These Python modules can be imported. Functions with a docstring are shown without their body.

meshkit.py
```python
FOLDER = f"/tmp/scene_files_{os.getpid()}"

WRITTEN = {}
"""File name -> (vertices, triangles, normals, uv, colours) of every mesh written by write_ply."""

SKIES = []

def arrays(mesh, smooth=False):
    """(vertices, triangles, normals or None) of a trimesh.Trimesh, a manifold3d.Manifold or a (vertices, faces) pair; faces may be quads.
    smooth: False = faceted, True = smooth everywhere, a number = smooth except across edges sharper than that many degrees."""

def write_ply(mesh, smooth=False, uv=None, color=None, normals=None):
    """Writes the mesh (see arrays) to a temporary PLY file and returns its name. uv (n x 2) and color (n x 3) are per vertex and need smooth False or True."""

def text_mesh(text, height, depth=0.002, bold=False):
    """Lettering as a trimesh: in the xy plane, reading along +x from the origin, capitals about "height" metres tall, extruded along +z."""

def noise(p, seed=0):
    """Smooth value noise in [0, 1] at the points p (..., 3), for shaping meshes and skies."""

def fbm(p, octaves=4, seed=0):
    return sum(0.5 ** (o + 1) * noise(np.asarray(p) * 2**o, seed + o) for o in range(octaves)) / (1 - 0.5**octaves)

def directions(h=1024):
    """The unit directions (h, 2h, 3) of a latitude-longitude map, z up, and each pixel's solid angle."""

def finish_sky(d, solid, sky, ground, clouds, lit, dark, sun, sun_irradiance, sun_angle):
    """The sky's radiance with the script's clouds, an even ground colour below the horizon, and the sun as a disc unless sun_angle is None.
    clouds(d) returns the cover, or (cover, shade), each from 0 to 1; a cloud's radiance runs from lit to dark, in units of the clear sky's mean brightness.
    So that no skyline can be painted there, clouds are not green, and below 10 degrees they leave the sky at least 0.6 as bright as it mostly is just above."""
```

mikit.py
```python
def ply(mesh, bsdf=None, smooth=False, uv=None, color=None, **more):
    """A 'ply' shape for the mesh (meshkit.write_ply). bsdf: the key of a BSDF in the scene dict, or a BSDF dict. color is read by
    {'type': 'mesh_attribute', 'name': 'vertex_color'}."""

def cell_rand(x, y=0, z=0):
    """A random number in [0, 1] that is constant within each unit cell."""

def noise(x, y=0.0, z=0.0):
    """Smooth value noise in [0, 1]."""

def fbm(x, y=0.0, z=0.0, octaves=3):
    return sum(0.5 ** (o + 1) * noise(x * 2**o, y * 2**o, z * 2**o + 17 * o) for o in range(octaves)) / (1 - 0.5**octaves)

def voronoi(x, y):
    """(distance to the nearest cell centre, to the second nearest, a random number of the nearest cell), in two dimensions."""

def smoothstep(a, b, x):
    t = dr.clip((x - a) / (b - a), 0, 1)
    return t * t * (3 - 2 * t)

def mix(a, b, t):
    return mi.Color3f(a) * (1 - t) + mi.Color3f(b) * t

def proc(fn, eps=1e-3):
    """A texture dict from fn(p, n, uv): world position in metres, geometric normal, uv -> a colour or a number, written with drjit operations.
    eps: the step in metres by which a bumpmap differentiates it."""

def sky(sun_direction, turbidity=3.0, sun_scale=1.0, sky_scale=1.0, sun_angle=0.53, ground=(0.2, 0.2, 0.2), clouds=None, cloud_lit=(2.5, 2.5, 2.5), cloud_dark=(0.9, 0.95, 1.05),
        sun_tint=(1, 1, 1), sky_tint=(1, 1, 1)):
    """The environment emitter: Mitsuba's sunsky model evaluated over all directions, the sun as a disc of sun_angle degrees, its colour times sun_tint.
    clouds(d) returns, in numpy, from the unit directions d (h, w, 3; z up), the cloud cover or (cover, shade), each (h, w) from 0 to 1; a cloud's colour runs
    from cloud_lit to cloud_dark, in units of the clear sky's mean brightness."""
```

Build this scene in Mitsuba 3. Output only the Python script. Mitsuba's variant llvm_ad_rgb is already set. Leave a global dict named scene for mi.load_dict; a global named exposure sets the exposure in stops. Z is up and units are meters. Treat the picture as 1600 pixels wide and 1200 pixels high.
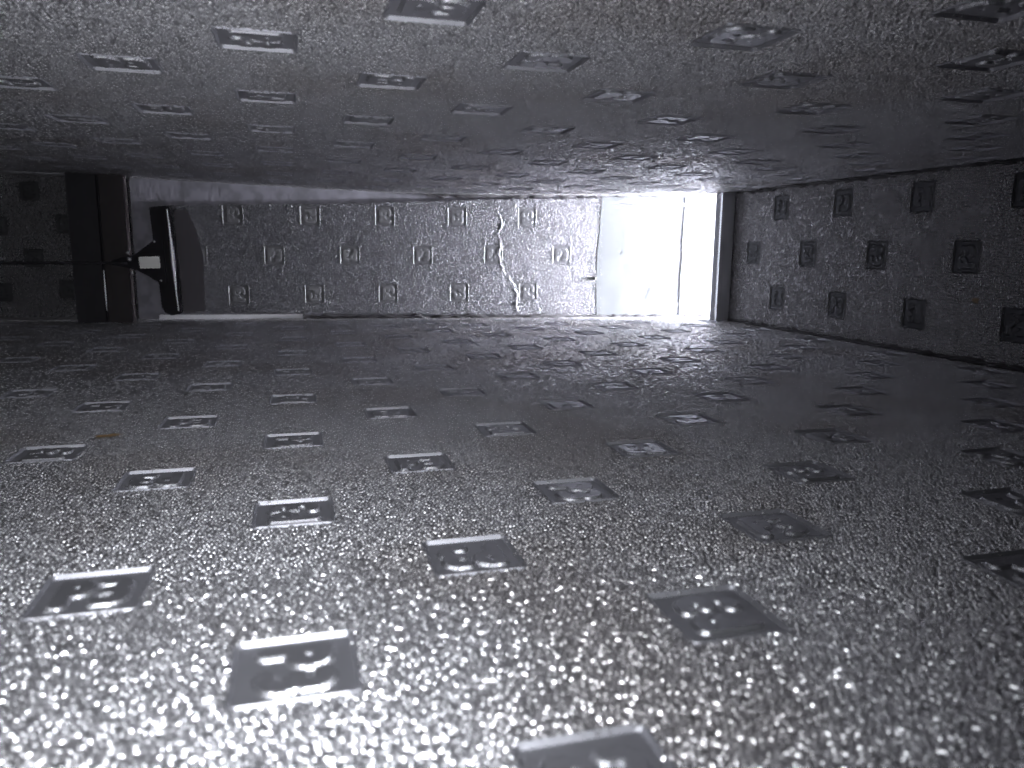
import math
import numpy as np
import trimesh
import mitsuba as mi
import drjit as dr
import mikit
import meshkit
from mikit import proc, voronoi, noise, fbm, smoothstep, mix

T = mi.ScalarTransform4f
S = 0.035                      # one step of the embossed lattice, in metres
EYE = 1.7723                   # lens height above the floor, in steps
scene, labels = {}, {}

# ------------------------------------------------------------------ camera
F, PITCH, YAW, ROLL = 1209.5, 0.17569, 0.27483, 0.0110
fw = np.array([math.sin(YAW), math.cos(YAW), 0.0])
rt = np.array([math.cos(YAW), -math.sin(YAW), 0.0])
fwd = math.cos(PITCH) * fw - math.sin(PITCH) * np.array([0, 0, 1.0])
upv = math.sin(PITCH) * fw + math.cos(PITCH) * np.array([0, 0, 1.0])
cam_up = math.cos(ROLL) * upv - math.sin(ROLL) * rt
cam_rt = math.cos(ROLL) * rt + math.sin(ROLL) * upv
eye = np.array([0.0, 0.0, EYE * S])
scene['camera'] = {
    'type': 'thinlens', 'fov': math.degrees(2 * math.atan(800 / F)), 'fov_axis': 'x',
    'aperture_radius': 0.00055, 'focus_distance': 0.30, 'near_clip': 0.004, 'far_clip': 20.0,
    'to_world': T().look_at(origin=eye.tolist(), target=(eye + fwd).tolist(), up=cam_up.tolist())}

# ------------------------------------------------------------------ light
flash_at = eye - 0.016 * cam_rt + 0.004 * cam_up + 0.004 * fwd
flash_to = flash_at + fwd - 0.26 * cam_rt - 0.20 * cam_up
scene['phone_flash'] = {
    'type': 'spot', 'intensity': {'type': 'rgb', 'value': [0.071, 0.0733, 0.0770]},
    'cutoff_angle': 57.0, 'beam_width': 6.0,
    'to_world': T().look_at(origin=flash_at.tolist(), target=flash_to.tolist(), up=cam_up.tolist())}
LAMP_POWER = 3000.0
exposure = 1.3

# ------------------------------------------------------------------ materials
PEB = 1 / 0.00125              # pebbles per metre

def pebble(p, n, uv):
    d, d2, r = voronoi(uv.x * PEB, uv.y * PEB)
    h = dr.sqrt(dr.maximum(0.0, 1 - dr.square(d / 0.62))) * (0.55 + 0.45 * r)
    return h + 1.2 * fbm(uv.x * 130, uv.y * 130, 3.0, octaves=2)

def fine(p, n, uv):
    return fbm(uv.x * 900, uv.y * 900, 1.0, octaves=3)

def crumple(p, n, uv):
    return fbm(uv.x * 60, uv.y * 60, 5.0, octaves=3)

def foil_tint(p, n, uv):
    dirt = smoothstep(0.45, 0.75, fbm(uv.x * 22, uv.y * 22, 9.0, octaves=3))
    return mix((0.80, 0.795, 0.818), (0.66, 0.638, 0.642), dirt)

def plate_bump(p, n, uv):
    return fbm(p.x * 500, p.z * 500, p.y * 500, octaves=2)

def plate_tint(p, n, uv):
    t = smoothstep(0.35, 0.7, fbm(p.x * 120, p.z * 120, p.y * 120, octaves=3))
    return mix((0.22, 0.21, 0.245), (0.15, 0.145, 0.165), t)

def metal(alpha, col, bump=None, scale=0.0, eps=1e-4):
    b = {'type': 'roughconductor', 'material': 'none', 'distribution': 'ggx', 'alpha': alpha, 'specular_reflectance': col}
    if bump is not None:
        b = {'type': 'bumpmap', 'arbitrary': proc(bump, eps=eps), 'scale': scale, 'bsdf': b}
    return {'type': 'twosided', 'bsdf': b}

def rgb(*c):
    return {'type': 'rgb', 'value': list(c)}

scene['pebbled_foil'] = metal(0.165, proc(foil_tint))
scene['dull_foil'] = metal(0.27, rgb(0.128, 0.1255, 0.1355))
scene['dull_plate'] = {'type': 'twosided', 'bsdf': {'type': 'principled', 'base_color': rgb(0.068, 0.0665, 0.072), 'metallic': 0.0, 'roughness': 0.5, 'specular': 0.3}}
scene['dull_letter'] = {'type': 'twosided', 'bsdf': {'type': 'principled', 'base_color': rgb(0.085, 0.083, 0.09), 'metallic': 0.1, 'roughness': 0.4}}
scene['crease_foil'] = metal(0.35, rgb(0.30, 0.295, 0.315))
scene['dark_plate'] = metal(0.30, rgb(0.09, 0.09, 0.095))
scene['unlit_foil'] = metal(0.13, rgb(0.27, 0.263, 0.275))  # foil for the left wall, its lack of light put into the colour
scene['grey_foil'] = metal(0.10, rgb(0.33, 0.32, 0.335))
scene['smooth_foil'] = metal(0.31, rgb(0.40, 0.40, 0.43), fine, 0.00003, 2e-4)
scene['letter_foil'] = metal(0.20, rgb(0.56, 0.56, 0.59), fine, 0.00003, 2e-4)
scene['tape_foil'] = {'type': 'twosided', 'bsdf': {'type': 'principled', 'base_color': rgb(0.098, 0.101, 0.105), 'metallic': 0.05, 'roughness': 0.42}}
scene['plate_metal'] = {'type': 'twosided', 'bsdf': {'type': 'bumpmap', 'arbitrary': proc(plate_bump, eps=3e-4), 'scale': 0.0002, 'bsdf': {'type': 'principled', 'base_color': proc(plate_tint), 'metallic': 0.15, 'roughness': 0.5}}}
scene['trim_metal'] = {'type': 'twosided', 'bsdf': {'type': 'principled', 'base_color': rgb(0.075, 0.073, 0.083), 'metallic': 0.1, 'roughness': 0.5}}
scene['post_plastic'] = {'type': 'twosided', 'bsdf': {'type': 'principled', 'base_color': rgb(0.019, 0.018, 0.021), 'roughness': 0.5, 'specular': 0.15}}
scene['black_plastic'] = {'type': 'twosided', 'bsdf': {'type': 'principled', 'base_color': rgb(0.012, 0.011, 0.013), 'roughness': 0.5, 'specular': 0.05}}
scene['brown_plastic'] = {'type': 'twosided', 'bsdf': {'type': 'principled', 'base_color': rgb(0.026, 0.022, 0.023), 'roughness': 0.6, 'specular': 0.15}}
scene['shade_dark'] = {'type': 'twosided', 'bsdf': {'type': 'principled', 'base_color': rgb(0.020, 0.018, 0.020), 'roughness': 0.7, 'specular': 0.1}}  # colour of the deep shade beside the scraper head, laid on as a sheet
scene['ledge_metal'] = {'type': 'twosided', 'bsdf': {'type': 'principled', 'base_color': rgb(0.52, 0.51, 0.54), 'metallic': 0.2, 'roughness': 0.5}}
scene['sealant'] = {'type': 'twosided', 'bsdf': {'type': 'principled', 'base_color': rgb(0.012, 0.010, 0.012), 'roughness': 0.7}}
scene['polished_edge'] = metal(0.22, rgb(0.8, 0.8, 0.84))
scene['tag_white'] = {'type': 'twosided', 'bsdf': {'type': 'principled', 'base_color': rgb(0.80, 0.79, 0.76), 'roughness': 0.6}}
scene['stain'] = {'type': 'twosided', 'bsdf': {'type': 'principled', 'base_color': rgb(0.16, 0.10, 0.04), 'roughness': 0.6}}

# ------------------------------------------------------------------ helpers
def numbered(key):
    if key not in scene and key not in labels:
        return key
    k = 1
    while f'{key}_{k:03d}' in scene or f'{key}_{k:03d}' in labels:
        k += 1
    return f'{key}_{k:03d}'

def put(key, shape, label=None, cat=None, group=None, kind=None):
    key = numbered(key)
    scene[key] = shape
    say(key, label, cat, group, kind)
    return key

def say(key, label=None, cat=None, group=None, kind=None):
    d = {k: v for k, v in (('label', label), ('category', cat), ('group', group), ('kind', kind)) if v}
    if d:
        labels[key] = d

def W(b, a, z):
    """lattice steps (right, ahead, up from the lens) -> metres in the world."""
    return np.stack(np.broadcast_arrays(np.asarray(b, float), np.asarray(a, float), np.asarray(z, float) + EYE), -1) * S

def grid_faces(n, m):
    i, j = np.meshgrid(np.arange(n - 1), np.arange(m - 1), indexing='ij')
    q = np.stack([i * m + j, (i + 1) * m + j, (i + 1) * m + j + 1, i * m + j + 1], -1).reshape(-1, 4)
    return np.vstack([q[:, [0, 1, 2]], q[:, [0, 2, 3]]])

def sheet(P, uv, bsdf, smooth=True, flip=False):
    """a grid of points (n, m, 3) with uv in metres."""
    n, m = P.shape[:2]
    f = grid_faces(n, m)
    if flip:
        f = f[:, ::-1]
    return mikit.ply((P.reshape(-1, 3), f), bsdf, smooth=smooth, uv=uv.reshape(-1, 2))

def box(b0, b1, a0, a1, z0, z1):
    m = trimesh.creation.box(extents=((b1 - b0) * S, (a1 - a0) * S, (z1 - z0) * S))
    m.apply_translation(W((b0 + b1) / 2, (a0 + a1) / 2, (z0 + z1) / 2))
    return m

def tube(points, radii, sides=8, caps=True):
    p = np.asarray(points, float)
    t = np.gradient(p, axis=0)
    t /= np.linalg.norm(t, axis=1, keepdims=True) + 1e-12
    a = np.cross(t, [0.3, 1.0, 0.1])
    a /= np.linalg.norm(a, axis=1, keepdims=True) + 1e-12
    b = np.cross(t, a)
    g = np.arange(sides) * 2 * np.pi / sides
    r = np.broadcast_to(radii, (len(p),))
    v = p[:, None] + r[:, None, None] * (np.cos(g)[None, :, None] * a[:, None] + np.sin(g)[None, :, None] * b[:, None])
    i, j = np.meshgrid(np.arange(len(p) - 1), np.arange(sides), indexing='ij')
    q = np.stack([i * sides + j, i * sides + (j + 1) % sides, (i + 1) * sides + (j + 1) % sides, (i + 1) * sides + j], -1).reshape(-1, 4)
    v = np.vstack([v.reshape(-1, 3), p[:1], p[-1:]])
    f = [q[:, [0, 1, 2]], q[:, [0, 2, 3]]]
    n = len(p) * sides
    if caps:
        k = np.arange(sides)
        f += [np.stack([k * 0 + n, (k + 1) % sides, k], 1), np.stack([k * 0 + n + 1, n - sides + k, n - sides + (k + 1) % sides], 1)]
    m = trimesh.Trimesh(v, np.vstack(f), process=False)
    return m

def ragged(p0, p1, r, seed, step=0.12, wob=0.03):
    """an uneven bead between two points given in steps (b, a, z)."""
    rng = np.random.default_rng(seed)
    p0, p1 = np.asarray(p0, float), np.asarray(p1, float)
    n = max(6, int(np.linalg.norm(p1 - p0) / step))
    t = np.linspace(0, 1, n)[:, None]
    p = p0 + (p1 - p0) * t
    p[:, 2] += rng.normal(0, wob, n) * 0.5
    rad = r * (0.75 + 0.7 * rng.random(n)) * S
    return tube(W(p[:, 0], p[:, 1], p[:, 2]), rad, 6)

# ------------------------------------------------------------------ the embossed squares
def segd(x, y, x0, y0, x1, y1):
    dx, dy = x1 - x0, y1 - y0
    t = np.clip(((x - x0) * dx + (y - y0) * dy) / (dx * dx + dy * dy + 1e-12), 0, 1)
    return np.hypot(x - x0 - t * dx, y - y0 - t * dy)

def arc(cx, cy, rx, ry, a0, a1, n=12):
    t = np.radians(np.linspace(a0, a1, n))
    return list(zip(cx + rx * np.cos(t), cy + ry * np.sin(t)))

def polyd(x, y, pts):
    d = np.full_like(x, 9.0)
    for (x0, y0), (x1, y1) in zip(pts[:-1], pts[1:]):
        d = np.minimum(d, segd(x, y, x0, y0, x1, y1))
    return d

HALF = 0.270                   # half a square, in steps

def square_mesh(n):
    """(plate, lettering): a smooth raised-rim square with the letters P3 standing on it, in metres, in the xy plane, facing +z."""
    edge_ = np.array([0, .006, .012, .016, .030, .038])
    g = np.r_[-HALF + edge_, np.linspace(-HALF + .048, HALF - .048, n), HALF - edge_[::-1]]
    x, y = np.meshgrid(g, g, indexing='ij')
    c = 0.05
    n = len(g)
    line = lambda lo, hi, v: np.clip((v - lo) / (hi - lo), 0, 1)
    qx, qy = np.maximum(np.abs(x) - (HALF - c), 0), np.maximum(np.abs(y) - (HALF - c), 0)
    inside = np.where((qx > 0) & (qy > 0), c - np.hypot(qx, qy), HALF - np.maximum(np.abs(x), np.abs(y)))   # distance in from the rim
    up = lambda lo, hi, v: np.clip((v - lo) / (hi - lo), 0, 1) ** 2 * (3 - 2 * np.clip((v - lo) / (hi - lo), 0, 1))
    h = -0.004 + 0.0180 * line(0.0, 0.012, inside) - 0.0235 * line(0.016, 0.030, inside)     # a low rim round a sunk floor
    w = 0.050
    P = np.minimum(segd(x, y, -0.135, -0.125, -0.135, 0.125),
                   polyd(x, y, [(-0.135, 0.120), (-0.085, 0.120)] + arc(-0.085, 0.062, 0.052, 0.058, 90, -90) + [(-0.135, 0.004)]))
    three = np.minimum(polyd(x, y, [(0.055, 0.122), (0.090, 0.122)] + arc(0.090, 0.064, 0.056, 0.058, 90, -90) + [(0.075, 0.005)]),
                       polyd(x, y, [(0.075, 0.005), (0.090, 0.005)] + arc(0.090, -0.058, 0.060, 0.064, 90, -90) + [(0.050, -0.122)]))
    d = np.minimum(P, three)
    d = np.where((np.abs(y) > 0.125 + w - 0.016) & (d < w), np.maximum(d, (np.abs(y) - 0.125) / 1.0), d)
    letter = 1 - line(w - 0.010, w + 0.001, d)
    h = h + 0.0195 * letter
    for cx, cy in ((-0.075, 0.062), (0.075, 0.070), (0.075, -0.062)):
        h = h - 0.003 * np.exp(-((x - cx) / 0.020) ** 2 - ((y - cy) / 0.016) ** 2)
    keep = inside > -1e-9
    v = np.stack([x, y, h], -1).reshape(-1, 3) * S
    f = grid_faces(n, n)
    ok = keep.reshape(-1)[f].any(1)
    isl = (letter.reshape(-1)[f].max(1) > 0.02)
    uv = v[:, :2].copy()
    def cut(mask):
        ids, inv = np.unique(f[mask], return_inverse=True)
        return v[ids], inv.reshape(-1, 3), uv[ids]
    def normals():
        m = trimesh.Trimesh(v, f, process=False)
        return m.vertex_normals
    N = normals()
    def ply_of(mask, bsdf):
        ids, inv = np.unique(f[mask], return_inverse=True)
        return mikit.ply((v[ids], inv.reshape(-1, 3)), bsdf, smooth=False)
    return ply_of(ok & ~isl, 'smooth_foil'), ply_of(ok & isl, 'letter_foil')

TILES = {n: square_mesh(n) for n in (45, 29, 20)}
HOME = {}

def turn(a, b):
    """which way the letters run: quarter turns alternate over the lattice."""
    if a % 2 == 0:
        return 3 if (a // 2 + b // 2) % 2 == 0 else 1
    return 2 if ((a - 1) // 2 + (b - 1) // 2) % 2 == 0 else 0

def place_square(holder, centre, right, up, quarter, scale=1.0, skin=None, relief=1.0):
    """centre in steps (b, a, z); right and up are unit directions on the surface."""
    c = W(*centre)
    right, up = np.asarray(right, float), np.asarray(up, float)
    right = right / np.linalg.norm(right)
    up = up - right * (up @ right); up /= np.linalg.norm(up)
    nrm = np.cross(right, up)
    d = np.linalg.norm(c - eye)
    n = 45 if d < 0.30 else 29 if d < 0.48 else 20
    co, si = [(1, 0), (0, 1), (-1, 0), (0, -1)][quarter % 4]
    r2, u2 = co * right + si * up, -si * right + co * up
    M = np.eye(4)
    M[:3, 0], M[:3, 1], M[:3, 2], M[:3, 3] = r2 * scale, u2 * scale, nrm * scale * relief, c
    key = numbered(f'{holder}__embossed_square')
    plate, letters = TILES[n]
    skins = [{'bsdf': {'type': 'ref', 'id': x}} for x in skin or ('smooth_foil', 'letter_foil')]
    scene[key] = {**plate, **skins[0], 'to_world': T(M)}
    scene[f'{key}__lettering'] = {**letters, **skins[1], 'to_world': T(M)}

def seen(p, margin=0.05):
    q = W(*p) - eye
    d = q @ fwd
    if d < 0.05:
        return False
    x, y = F * (q @ cam_rt) / d, F * (q @ cam_up) / d
    return abs(x) < 800 * (1 + margin) and abs(y) < 600 * (1 + margin)


# ------------------------------------------------------------------ pebbled foil as real relief
PITCH_P = 0.00098 / S          # grain spacing in steps
GRAIN, STEEP = 0.00041, 66.0
def pebbles(u0, u1, v0, v1, fine_at, near_at, worn_at, seed, holes=(), hole_half=0.256, coarse=0.35, sparse=0.0, wide=1.0):
    """points (u, v, h) in steps, triangles and normals of a foil sheet of rounded grains: fine_at(u, v) says where the grains are modelled, near_at where
    they get a second ring of faces, worn_at which share of them is pressed nearly flat; elsewhere the sheet is plain. holes: squares (u, v) kept flat."""
    from scipy.spatial import Voronoi
    rng = np.random.default_rng(seed)
    step = PITCH_P * wide
    nu, nv = int((u1 - u0) / step), int((v1 - v0) / step)
    i, j = np.meshgrid(np.arange(nu), np.arange(nv), indexing='ij')
    pu = u0 + (i + .5 * (j % 2) + rng.uniform(-.42, .42, i.shape)) * step
    pv = v0 + (j + rng.uniform(-.42, .42, i.shape)) * step
    pu, pv = pu.ravel(), pv.ravel()
    ok = fine_at(pu, pv) & (pu > u0) & (pu < u1) & (pv > v0) & (pv < v1)
    ok &= rng.random(len(pu)) > sparse * sst(pv, 7.5, 11.0)
    pu, pv = pu[ok], pv[ok]
    cu, cv = np.meshgrid(np.arange(u0 - 3 * coarse, u1 + 3 * coarse, coarse), np.arange(v0 - 3 * coarse, v1 + 3 * coarse, coarse), indexing='ij')
    cu, cv = cu.ravel(), cv.ravel()
    far = ~fine_at(cu, cv) | (cu < u0) | (cu > u1) | (cv < v0) | (cv > v1)
    cu, cv = cu[far] + rng.uniform(-.02, .02, far.sum()), cv[far] + rng.uniform(-.02, .02, far.sum())
    n1 = len(pu)
    c = np.stack([np.r_[pu, cu], np.r_[pv, cv]], -1)
    vor = Voronoi(c)
    rv, rp = np.array(vor.ridge_vertices), np.array(vor.ridge_points)
    good = (rv >= 0).all(1)
    rv, rp = rv[good], rp[good]
    vert = np.clip(vor.vertices, [u0, v0], [u1, v1])
    c = np.clip(c, [u0, v0], [u1, v1])
    low = rng.random(n1) < worn_at(pu, pv)
    hh = np.zeros(len(c))
    hh[:n1] = GRAIN * np.where(low, 0.12, 1.0) * (0.6 + 0.8 * rng.random(n1)) / S
    for (hu, hv) in holes:
        near = (np.abs(c[:, 0] - hu) < hole_half) & (np.abs(c[:, 1] - hv) < hole_half)
        hh[near] = -.014
    nc, nv_ = len(c), len(vert)
    cen, va, vb = np.r_[rp[:, 0], rp[:, 1]], np.r_[rv[:, 0], rv[:, 1]], np.r_[rv[:, 1], rv[:, 0]]
    # every grain has rim points of its own, so that its rounding ends at the groove and not across it
    keys, inv = np.unique(np.r_[cen.astype(np.int64) * nv_ + va, cen.astype(np.int64) * nv_ + vb], return_inverse=True)
    ce, vv = keys // nv_, keys % nv_
    ra, rb = inv[:len(cen)], inv[len(cen):]
    o = nc
    pts, hs = [c, vert[vv]], [hh, np.minimum(0.0, hh[ce])]
    ring = near_at(c[cen, 0], c[cen, 1]) & (cen < n1)
    f = [np.stack([cen, o + ra, o + rb], 1)[~ring]]
    if ring.any():
        pts.append(c[ce] + .60 * (vert[vv] - c[ce])); hs.append(.74 * hh[ce])
        e, ia, ib, oa, ob = cen[ring], o + len(keys) + ra[ring], o + len(keys) + rb[ring], o + ra[ring], o + rb[ring]
        f += [np.stack([e, ia, ib], 1), np.stack([ia, oa, ob], 1), np.stack([ia, ob, ib], 1)]
    P, h, f = np.vstack(pts), np.concatenate(hs), np.vstack(f)
    d1, d2 = P[f[:, 1]] - P[f[:, 0]], P[f[:, 2]] - P[f[:, 0]]
    area = d1[:, 0] * d2[:, 1] - d1[:, 1] * d2[:, 0]
    f = f[np.abs(area) > 1e-10]; area = area[np.abs(area) > 1e-10]
    f[area < 0] = f[area < 0][:, ::-1]
    used, f = np.unique(f, return_inverse=True)
    P, h, f = P[used], h[used], f.reshape(-1, 3)
    N = np.zeros((len(P), 3))
    q = np.stack([P[:, 0], P[:, 1], h], -1)
    fn = np.cross(q[f[:, 1]] - q[f[:, 0]], q[f[:, 2]] - q[f[:, 0]])
    for k in range(3):
        np.add.at(N, f[:, k], fn)
    # the rim of a grain without a ring: as steep as a rounded grain ends
    rim = np.full(o + len(keys) + (len(pts[2]) if ring.any() else 0), -1)
    plain = np.zeros(o + len(keys), bool)
    plain[o + ra[~ring]] = True; plain[o + rb[~ring]] = True
    w = np.nonzero(plain[o:] & (hh[ce] > 0))[0]
    rim[o + w] = ce[w]
    rim = rim[used]
    r_ = np.nonzero(rim >= 0)[0]
    out = P[r_] - c[rim[r_]]
    out /= np.linalg.norm(out, axis=1, keepdims=True) + 1e-12
    tilt = np.radians(rng.uniform(STEEP - 8, STEEP + 8, len(r_)) * np.where(low[rim[r_]], 0.16, 1.0))
    N[r_] = np.stack([out[:, 0] * np.sin(tilt), out[:, 1] * np.sin(tilt), np.cos(tilt)], -1)
    N /= np.linalg.norm(N, axis=1, keepdims=True) + 1e-20
    return P[:, 0], P[:, 1], h, f, N

def seen_v(p, margin=0.04):
    q = p - eye
    d = q @ fwd
    x, y = F * (q @ cam_rt) / np.maximum(d, 1e-6), F * (q @ cam_up) / np.maximum(d, 1e-6)
    return (d > 0.03) & (np.abs(x) < 800 * (1 + margin)) & (np.abs(y) < 600 * (1 + margin))

def sst(x, lo, hi):
    t = np.clip((x - lo) / (hi - lo), 0, 1)
    return t * t * (3 - 2 * t)

never = lambda u, v: np.zeros(np.shape(u), bool)
fresh = lambda u, v: 0.08 + 0 * u
worn = lambda u, v: 0.06 + 0.70 * sst(v, 6.5, 13.5)      # rubbed smoother towards the far end of the duct

def grain_ply(points, f, N, U, V, H, uv, bsdf):
    """U, V, H: the world directions of the sheet's two axes and of its face; f turned if they are left-handed."""
    U, V, H = (np.asarray(x, float) / np.linalg.norm(x) for x in (U, V, H))
    if np.cross(U, V) @ H < 0:
        f = f[:, ::-1]
    path = meshkit.write_ply((points, f), False, uv, None, normals=N[:, :1] * U + N[:, 1:2] * V + N[:, 2:] * H)
    return {'type': 'ply', 'filename': path, 'face_normals': False, 'bsdf': {'type': 'ref', 'id': bsdf}}

# ------------------------------------------------------------------ floor
A0, K0 = 19.45, 0.09            # far wall: a = A0 - K0 * b
BR = 10.5                      # right wall: b = BR
FA, FB = 3.1586, -0.0520
holes = []
for i in range(-1, 17):
    for j in range(-9, 16):
        if (i + j) % 2:
            continue
        p = (FB + j, FA + i, -EYE)
        if p[0] > BR - 0.35 or p[1] > A0 - K0 * p[0] - 0.5 or not seen(p):
            continue
        place_square('floor', p, (1, 0, 0), (0, 1, 0), turn(i, j))
        holes.append(p[:2])
def range_of(u, v, z):
    return np.linalg.norm(W(u, v, z) - eye, axis=-1)
in_duct = lambda u, v: (u < BR) & (v < A0 - K0 * u)
pu, pv, ph, pf, pn = pebbles(-15, 20, -8, 24, lambda u, v: seen_v(W(u, v, -EYE)) & in_duct(u, v), lambda u, v: range_of(u, v, -EYE) < .16, worn, 11, holes, sparse=.6)
put('floor', grain_ply(W(pu, pv, ph - EYE), pf, pn, (1, 0, 0), (0, 1, 0), (0, 0, 1), np.stack([pu, pv], -1) * S, 'pebbled_foil'),
    'pebbled silver foil floor of the duct stamped with staggered squares', None, None, 'structure')

# ------------------------------------------------------------------ ceiling
ZB = [-16, -6, -3.36, -0.73, 2.7, 4.81, 7.32, 10.2, 20]
ZV = [1.62, 1.51, 1.44, 1.34, 1.235, 1.24, 1.29, 1.36, 1.36]
def sst(x, lo, hi):
    t = np.clip((x - lo) / (hi - lo), 0, 1)
    return t * t * (3 - 2 * t)
def ceil_z(b, a):
    base = 1.3572 - 0.0056 * np.clip(a, -10, 19) + 0.0019 * b
    z = base + sst(a, 7, 18.5) * (np.interp(b, ZB, ZV) - base)
    return z + sst(b, 6.5, 10.3) * (1.385 - z) * (1 - sst(a, 15, 18.5))
CA, CB = 5.6714, -0.1735
holes = []
for i in range(-3, 13):
    for j in range(-9, 16):
        if (i + j) % 2:
            continue
        bb, aa = CB + j, CA + i
        p = (bb, aa, float(ceil_z(bb, aa)))
        if bb > BR - 0.35 or aa > A0 - K0 * bb - 0.8 or not seen(p):
            continue
        e = 0.05
        r = (W(bb + e, aa, ceil_z(bb + e, aa)) - W(bb - e, aa, ceil_z(bb - e, aa)))
        u = (W(bb, aa - e, ceil_z(bb, aa - e)) - W(bb, aa + e, ceil_z(bb, aa + e)))
        place_square('ceiling', p, r, u, turn(i, j))
        holes.append(p[:2])
pu, pv, ph, pf, pn = pebbles(-15, 20, -8, 21.5, lambda u, v: seen_v(W(u, v, ceil_z(u, v))) & in_duct(u, v), lambda u, v: range_of(u, v, 1.36) < .15, worn, 12, holes, sparse=.6)
put('ceiling', grain_ply(W(pu, pv, ceil_z(pu, pv) - ph), pf, pn, (1, 0, 0), (0, 1, 0), (0, 0, -1), np.stack([pu, pv], -1) * S + 7.3, 'pebbled_foil'),
    'pebbled silver foil ceiling of the duct stamped with staggered squares', None, None, 'structure')

# ------------------------------------------------------------------ far wall
def far_a(b, proud=0.0):
    return A0 - K0 * b - proud
say('far_wall', 'far duct wall of embossed silver foil over a pale plate, brightly lit at its right end', 'wall')
put('far_wall__backing_plate', mikit.ply(trimesh.Trimesh(
    np.vstack([W([-3.5, 20], far_a(np.array([-3.5, 20])), -EYE - .02), W([20, -3.5], far_a(np.array([20, -3.5])), 1.75),
               W([-3.5, 20], far_a(np.array([-3.5, 20]), -.3), -EYE - .02), W([20, -3.5], far_a(np.array([20, -3.5]), -.3), 1.75)]),
    [[0, 1, 2], [0, 2, 3], [0, 3, 7], [0, 7, 4], [4, 6, 5], [4, 7, 6]], process=False), 'plate_metal'), 'smooth pale plate showing above and below the foil')
PROUD = 0.06
pb = 1.028 * np.array([-2.98, -2.94, -2.86, -2.7, -2.2, 0.3, 1.5, 3.0, 4.8, 6.1, 7.4, 9, 10.3, 16])
ptop = 1.028 * np.array([.78, .80, .81, .815, .84, .91, .95, 1.03, 1.11, 1.15, 1.2, 1.25, 1.29, 1.29])
pbot = np.array([-1.25, -1.48, -1.57, -1.60, -1.615, -1.64, -1.66, -1.68, -1.70, -1.715, -1.72, -1.73, -1.735, -1.735])
holes = []
O, U, V = np.array([3.077, -0.2287]), np.array([0.871, 0.0089]), np.array([-0.0254, 0.9238])
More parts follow.
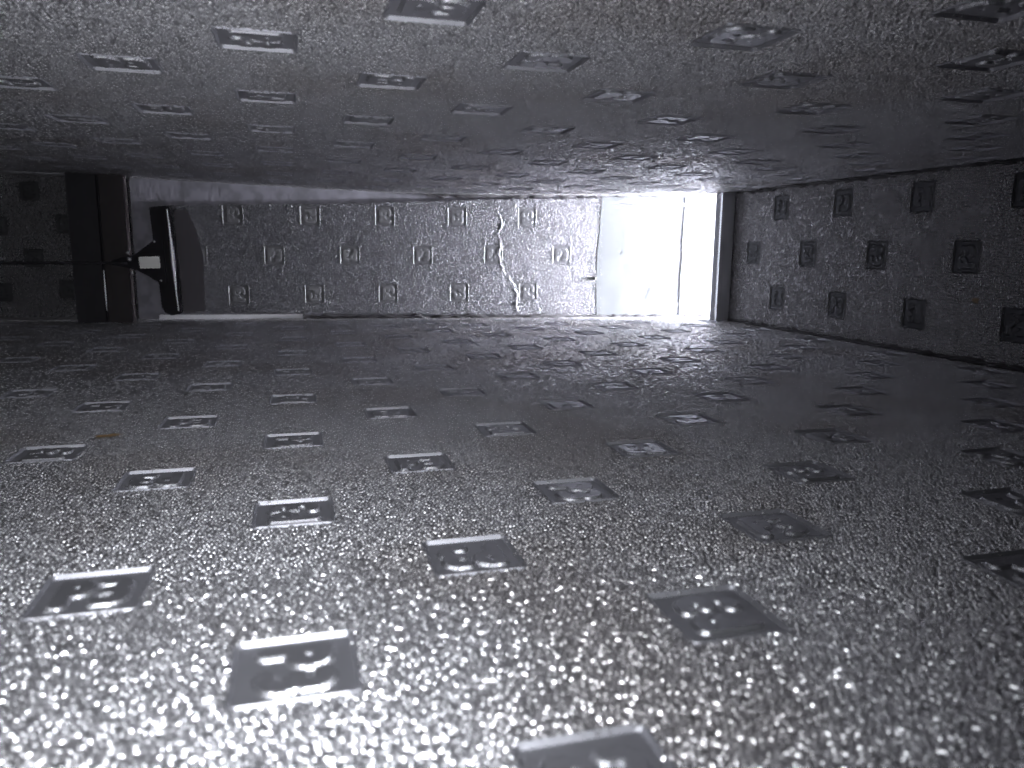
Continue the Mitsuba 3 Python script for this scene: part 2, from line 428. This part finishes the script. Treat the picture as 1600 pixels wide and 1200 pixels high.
dirr = np.array([1, -K0, 0]); dirr /= np.linalg.norm(dirr)
for i in range(-6, 10):
    for j in (-1, 0, 1):
        if (i + j) % 2:
            continue
        q = O + i * U + j * V
        if q[0] < -2.3 or q[0] > 7.05:
            continue
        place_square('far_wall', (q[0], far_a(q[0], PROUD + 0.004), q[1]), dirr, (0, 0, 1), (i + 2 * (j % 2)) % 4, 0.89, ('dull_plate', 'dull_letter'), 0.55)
        holes.append(q)

pu, pv, ph, pf, pn = pebbles(-2.98, 12, -1.80, 1.36, lambda u, v: u < 7.6, never, fresh, 13, holes, .228, wide=1.15)
eu = np.clip(pu, -2.98, 12)
rag = 0.035 * (meshkit.fbm(np.stack([pu * 9, pu * 0, pu * 0], -1), 3) - .5) * (pu > 1)
pv = np.clip(pv, np.interp(pu, pb, pbot) + rag, np.interp(pu, pb, ptop) + rag)
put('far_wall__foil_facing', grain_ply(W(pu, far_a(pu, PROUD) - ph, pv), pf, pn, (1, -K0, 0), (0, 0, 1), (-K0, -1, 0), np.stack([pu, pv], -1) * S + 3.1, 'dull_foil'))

# foil tape over the lit end
def tape_sheet(edge_b, edge_z, b1, proud, z0, z1, amp, seed, dents=(), cols=110, rows=80):
    t, zz = np.meshgrid(np.linspace(0, 1, cols), np.linspace(0, 1, rows), indexing='ij')
    Z = z0 + (z1 - z0) * zz
    left = np.interp(Z, edge_z, edge_b) + 0.02 * (meshkit.fbm(np.stack([Z * 3, Z * 0 + seed, Z * 0], -1), 3) - .5)
    B = left * (1 - t) + b1 * t
    p = np.stack([B * 1.3, Z * 1.3, Z * 0 + seed], -1)
    wr = np.abs(meshkit.fbm(p, 4, seed) - 0.5)
    h = proud + amp * (wr - .15) * sst(t, 0.0, 0.15)
    for db, dz, sb, sz, dh in dents:
        h = h - dh * np.exp(-((B - db) / sb) ** 2 - ((Z - dz) / sz) ** 2)
    return sheet(W(B, far_a(B) - h, Z), np.stack([B, Z], -1) * S, 'tape_foil')
say('foil_tape', 'wide smooth foil tape strip glaring white at the right end of the far wall', 'tape')
scene['foil_tape'] = tape_sheet([7.52, 7.49, 7.50, 7.52, 7.58], [-1.72, -.7, -.2, .11, 1.25], 11.2, 0.072, -1.755, 1.34, 0.016, 3, [(8.85, -1.08, .06, .09, .012), (8.78, -1.26, .06, .06, .011), (8.3, -.6, .4, .3, .008), (9.2, .4, .3, .5, .008), (8.1, -.12, .02, .02, .02), (8.2, 1.1, .3, .03, .02)])
say('foil_tape_001', 'narrow wrinkled foil tape strip beside the right corner, stuck over the wide strip', 'tape')
scene['foil_tape_001'] = tape_sheet([9.77, 9.75, 9.79, 9.76, 9.80], [-1.72, -.7, -.2, .11, 1.25], 11.2, 0.090, -1.74, 1.33, 0.05, 8, [(9.7, -1.2, .03, .3, .03), (10.0, -1.45, .2, .03, .03), (9.9, 1.1, .3, .03, .04)])

put('foil_tape__dark_spot', mikit.ply(trimesh.creation.icosphere(1, .045 * S).apply_translation(W(7.45, far_a(7.45, .075), -.78)), 'sealant', smooth=True))  # small dark blob at the tape edge
m = box(-3.05, .3, -.045, .02, -EYE + .006, -1.665)
m.vertices[:, 1] += far_a(m.vertices[:, 0] / S) * S
put('far_wall__bottom_ledge', mikit.ply(m, 'ledge_metal'), 'thin pale ledge along the bottom left of the wall')

# creases in the foil
def crease(pts, r, seed):
    rng = np.random.default_rng(seed)
    pts = np.asarray(pts, float)
    t = np.linspace(0, len(pts) - 1, 6 * len(pts))
    bq, zq = (np.interp(t, np.arange(len(pts)), pts[:, k]) for k in (0, 1))
    bq = bq + rng.normal(0, 0.012, len(t))
    rad = 0.5 * r * S * (0.6 + 0.8 * rng.random(len(t))) * np.clip(np.minimum(t, t[-1] - t) * 2 + .15, .15, 1)
    return tube(W(bq, far_a(bq, PROUD - 0.009), zq), rad, 7)
for k, (pts, r) in enumerate([
        ([(4.98, 1.08), (4.93, .85), (5.06, .55), (4.94, .3), (5.03, 0), (4.95, -.2), (5.05, -.5), (5.14, -.7)], .05),
        ([(5.14, -.7), (5.33, -.9), (5.42, -1.15), (5.42, -1.45), (5.46, -1.7)], .05),
        ([(5.03, .02), (5.3, -.12), (5.36, -.45), (5.33, -.6)], .022),
        ([(5.04, -.55), (5.08, -.85), (5.12, -1.1)], .03),
        ([(4.25, -1.42), (4.28, -1.55), (4.37, -1.7)], .032),
        ([(5.85, -1.25), (5.95, -1.42), (6.08, -1.7)], .038),
        ([(5.34, 1.1), (5.38, .9), (5.37, .62)], .035)]):
    put('far_wall__foil_crease', mikit.ply(crease(pts, r, 20 + k), 'crease_foil', smooth=60))
put('far_wall__sealant_bead', mikit.ply(ragged((0.2, far_a(.2, .1), -1.72), (10.4, far_a(10.4, .1), -1.775), .045, 1), 'sealant', smooth=60), 'ragged black bead along the floor joint')
put('far_wall__sealant_bead', mikit.ply(ragged((3.2, far_a(3.2, .08), 1.215), (7.3, far_a(7.3, .12), 1.285), .055, 2), 'sealant', smooth=60), 'ragged black bead along the ceiling joint')
put('far_wall__sealant_bead', mikit.ply(ragged((7.3, far_a(7.3, .12), 1.29), (10.6, far_a(10.6, .12), 1.36), .03, 3), 'sealant', smooth=60), 'ragged black bead along the ceiling joint')

# ------------------------------------------------------------------ right wall
WEND = 17.25
say('right_wall', 'dark side wall of pebbled foil with stamped squares receding along the right', 'wall')
put('right_wall__board_core', mikit.ply(box(BR + .02, BR + .6, -8, 16.4, -EYE, 1.5), 'brown_plastic'))
put('right_wall__board_core', mikit.ply(box(BR + .02, BR + .09, 16.41, WEND - .025, -EYE, 1.5), 'brown_plastic'))
put('right_wall__end_trim', mikit.ply(box(BR - .36, BR + .03, WEND - .02, WEND + .3, -EYE + .005, 1.36), 'trim_metal'), 'smooth grey trim strip wrapping the end of the wall')
put('right_wall__end_trim__raised_lip', mikit.ply(box(BR - .39, BR - .05, WEND - .06, WEND + .02, -EYE + .005, 1.36), 'polished_edge'))
holes = []
O, U, V = np.array([14.2979, -0.0855]), np.array([-1.0146, -0.0003]), np.array([0.034, 1.0019])
for i in range(-3, 9):
    for j in (-1, 0, 1):
        if (i + j) % 2:
            continue
        q = O + i * U + j * V
        p = (BR - 0.003, q[0], q[1])
        if q[0] < WEND - .4 and seen(p):
            place_square('right_wall', p, (0, -1, 0), (0, 0, 1), (i + 2 * (j % 2) + 1) % 4, 1.0, ('dark_plate', 'dark_plate'))
            holes.append((-q[0], q[1]))
pu, pv, ph, pf, pn = pebbles(-WEND, 8, -EYE, 1.42, lambda u, v: u < -7.5, never, fresh, 14, holes, wide=1.3)
put('right_wall__foil_facing', grain_ply(W(BR - ph, -pu, pv), pf, pn, (0, -1, 0), (0, 0, 1), (-1, 0, 0), np.stack([pu, pv], -1) * S + 1.7, 'grey_foil'))
put('right_wall__sealant_bead', mikit.ply(ragged((BR - .03, 3, -EYE + .03), (BR - .03, WEND, -EYE + .02), .055, 5, wob=.015), 'sealant', smooth=60), 'ragged black bead along the floor joint')
put('right_wall__sealant_bead', mikit.ply(ragged((BR - .03, 3, 1.37), (BR - .03, WEND, 1.36), .04, 6), 'sealant', smooth=60), 'black bead along the ceiling joint')

# ------------------------------------------------------------------ left wall behind the post
say('left_wall', 'unlit embossed foil wall at the far left behind the black post', 'wall')
holes = []
O, U, V = np.array([-5.8443, 0.3794]), np.array([0.7255, 0.0365]), np.array([0.0204, 0.7674])
for i in range(-4, 3):
    for j in range(-3, 3):
        if (i + j + 1) % 2:
            continue
        q = O + i * U + j * V
        if q[0] > -3.9 or not (-1.6 < q[1] < 1.4):
            continue
        p = (q[0], 20.3 - .1 * q[0] - .056, q[1])
        if seen(p):
            place_square('left_wall', p, (1, -.1, 0), (0, 0, 1), (i + j) % 4, 0.8, ('dark_plate', 'dark_plate'))
            holes.append(q)
pu, pv, ph, pf, pn = pebbles(-15, -3.2, -EYE, 1.75, lambda u, v: u > -8, never, fresh, 15, holes, .205, wide=1.4)
put('left_wall__foil_facing', grain_ply(W(pu, 20.3 - .1 * pu - .05 - ph, pv), pf, pn, (1, -.1, 0), (0, 0, 1), (-.1, -1, 0), np.stack([pu, pv], -1) * S + 5.9, 'unlit_foil'))

# ------------------------------------------------------------------ post
say('post', 'black upright post between the dark left wall and the pale plate', 'post')
put('post__flange', mikit.ply(box(-4.62, -4.02, 19.0, 19.25, -EYE + .003, 1.75), 'post_plastic'))
put('post__web', mikit.ply(box(-3.96, -3.48, 18.92, 19.3, -EYE + .003, 1.75), 'brown_plastic'), 'dark brown right half of the post')
zz = np.linspace(-EYE + .02, 1.6, 40)
put('post__seam_bead', mikit.ply(tube(W(-3.99 + .0 * zz, 18.95 + 0 * zz, zz), .035 * S, 10), 'black_plastic', smooth=60), 'thin glossy seam down the middle of the post')

zz = np.linspace(-1.5, -.6, 20)  # the glint on the lower seam, built as a bright piece of its own
put('post__seam_bead', mikit.ply(tube(W(-3.99 + 0 * zz, 18.905 + 0 * zz, zz), .022 * S * np.sin(np.linspace(.25, 2.9, 20)), 8), 'polished_edge', smooth=60), 'short polished piece standing in for the glint low on the seam')

# ------------------------------------------------------------------ the black-headed tool
say('scraper', 'black flat-headed scraper with thin rod handle and white tag before the far wall', 'scraper')
TA = 18.72
xs = np.linspace(-12, -3.45, 40)
put('scraper__rod', mikit.ply(tube(W(xs, TA - .12 + 0 * xs, -.44 + .004 * (xs + 3.4)), .030 * S, 10), 'post_plastic', smooth=60), 'thin straight dark rod')
import shapely.geometry as sg
def plate(poly, a0, thick, bsdf, rnd=0.0):
    g = sg.Polygon(poly)
    if rnd:
        g = g.buffer(-rnd).buffer(rnd, quad_segs=6)
    m = trimesh.creation.extrude_polygon(g, thick, engine='earcut')
    v = m.vertices.copy()
    m.vertices = W(v[:, 0], a0 - v[:, 2], v[:, 1])
    m.invert()
    return mikit.ply(m, bsdf)
put('scraper__neck', plate([(-3.75, -.38), (-3.45, -.30), (-3.3, -.26), (-2.93, .02), (-2.8, .1), (-2.72, .1), (-2.68, -.9), (-2.8, -.9), (-3.05, -.72), (-3.3, -.58), (-3.45, -.55), (-3.75, -.48)], TA, .12, 'black_plastic', .03), 'flared black bracket')
put('scraper__tag', plate([(-3.22, -.31), (-2.80, -.29), (-2.79, -.55), (-3.20, -.56)], TA - .121, .012, 'tag_white', .02), 'small white rectangular tag')
put('scraper__head', plate([(-2.96, .76), (-2.56, .8), (-2.43, -1.56), (-2.66, -1.6), (-2.78, -1.53), (-2.84, -1.3)], TA + .11, .12, 'black_plastic', .04), 'upright black bar with rounded lower corner')
put('scraper__shade_sheet', plate([(-2.58, .74), (-2.3, .78), (-2.12, .3), (-2.0, -.3), (-2.02, -1.58), (-2.5, -1.62)], far_a(-2.3, PROUD + .02), .02, 'shade_dark', .06), 'thin dark sheet standing in for the deep shade beside the shiny lip')
zz = np.linspace(.72, -1.5, 40)
put('scraper__lip', mikit.ply(tube(W(-2.63 + .17 * (0.72 - zz) / 2.22 + .03 * np.sin((zz + .4) * 1.4), TA - .03 + 0 * zz, zz), (.018 + .034 * np.exp(-((zz + .35) / .55) ** 2)) * S, 10), 'polished_edge', smooth=60), 'bright shiny lip along the head')
for (bx, zx, rr) in ((-2.88, .02, .028), (-2.80, -.82, .028), (-3.42, -.22, .04), (-3.40, -.36, .045), (-3.36, -.66, .035)):
    m = trimesh.creation.icosphere(2, rr * S); m.apply_translation(W(bx, TA - .13, zx))
    put('scraper__screw', mikit.ply(m, 'polished_edge', smooth=True))

# ------------------------------------------------------------------ added side branch with an added lamp, unseen behind the end of the right wall
say('added_branch_wall', 'unseen foil board closing the added side branch behind the end of the right wall', 'wall')
put('added_branch_wall__board', mikit.ply(box(19.5, 20, 10, 18, -EYE, 1.45), 'plate_metal'))
put('added_branch_wall__board', mikit.ply(box(BR + .7, 19.5, 13.0, 13.4, -EYE, 1.45), 'plate_metal'))
say('added_lamp', 'small round lamp added out of view behind the right wall to light the far wall', 'lamp')
lamp_c, aim = np.array([18.0, 16.05, -.2]), np.array([-12.0, 3.1, 0.0])  # unseen source, added to light the far wall and the tape
aim /= np.linalg.norm(aim)
def turned(mesh):
    R = trimesh.geometry.align_vectors([0, 0, 1], aim)
    mesh.apply_transform(R)
    mesh.apply_translation(W(*lamp_c))
    return mesh
prof = np.array([(0, -.9), (.35, -.9), (.45, -.8), (.45, -.3), (.75, 0), (.8, .06), (.7, .06), (.66, .0), (0, -.02)]) * S * 1.25
put('added_lamp__housing', mikit.ply(turned(trimesh.creation.revolve(prof, sections=32)), 'black_plastic', smooth=40))
disc = trimesh.creation.cylinder(radius=.80 * S, height=.01 * S, sections=32)
disc.apply_translation([0, 0, .03 * S])
put('added_lamp__lens', mikit.ply(turned(disc), 'tag_white', emitter={'type': 'area', 'radiance': {'type': 'rgb', 'value': [LAMP_POWER * .93, LAMP_POWER * .97, LAMP_POWER * 1.06]}}))
put('added_lamp__stand', mikit.ply(tube(W(np.full(6, 18.75), np.full(6, 15.85), np.linspace(-EYE, -.6, 6)), np.array([.6, .55, .16, .12, .12, .12]) * S, 16), 'black_plastic', smooth=40))

# ------------------------------------------------------------------ stains
def blob(holder, centre, right, up, r, seed):
    rng = np.random.default_rng(seed)
    t = np.arange(18) * 2 * np.pi / 18
    rad = r * (0.6 + 0.7 * rng.random(18))
    c = W(*centre)
    v = c + S * (rad * np.cos(t))[:, None] * np.asarray(right, float) + 0.6 * S * (rad * np.sin(t))[:, None] * np.asarray(up, float)
    v = np.vstack([v, c[None]])
    k = np.arange(18)
    put(f'{holder}__stain', mikit.ply(trimesh.Trimesh(v, np.stack([k, (k + 1) % 18, k * 0 + 18], 1), process=False), 'stain'), 'small rusty yellow stain')
blob('floor', (-1.69, 7.70, -EYE + .016), (1, 0, 0), (0, 1, 0), .11, 31)
blob('right_wall', (BR - .016, 9.96, -.77), (0, -1, 0), (0, 0, 1), .08, 33)
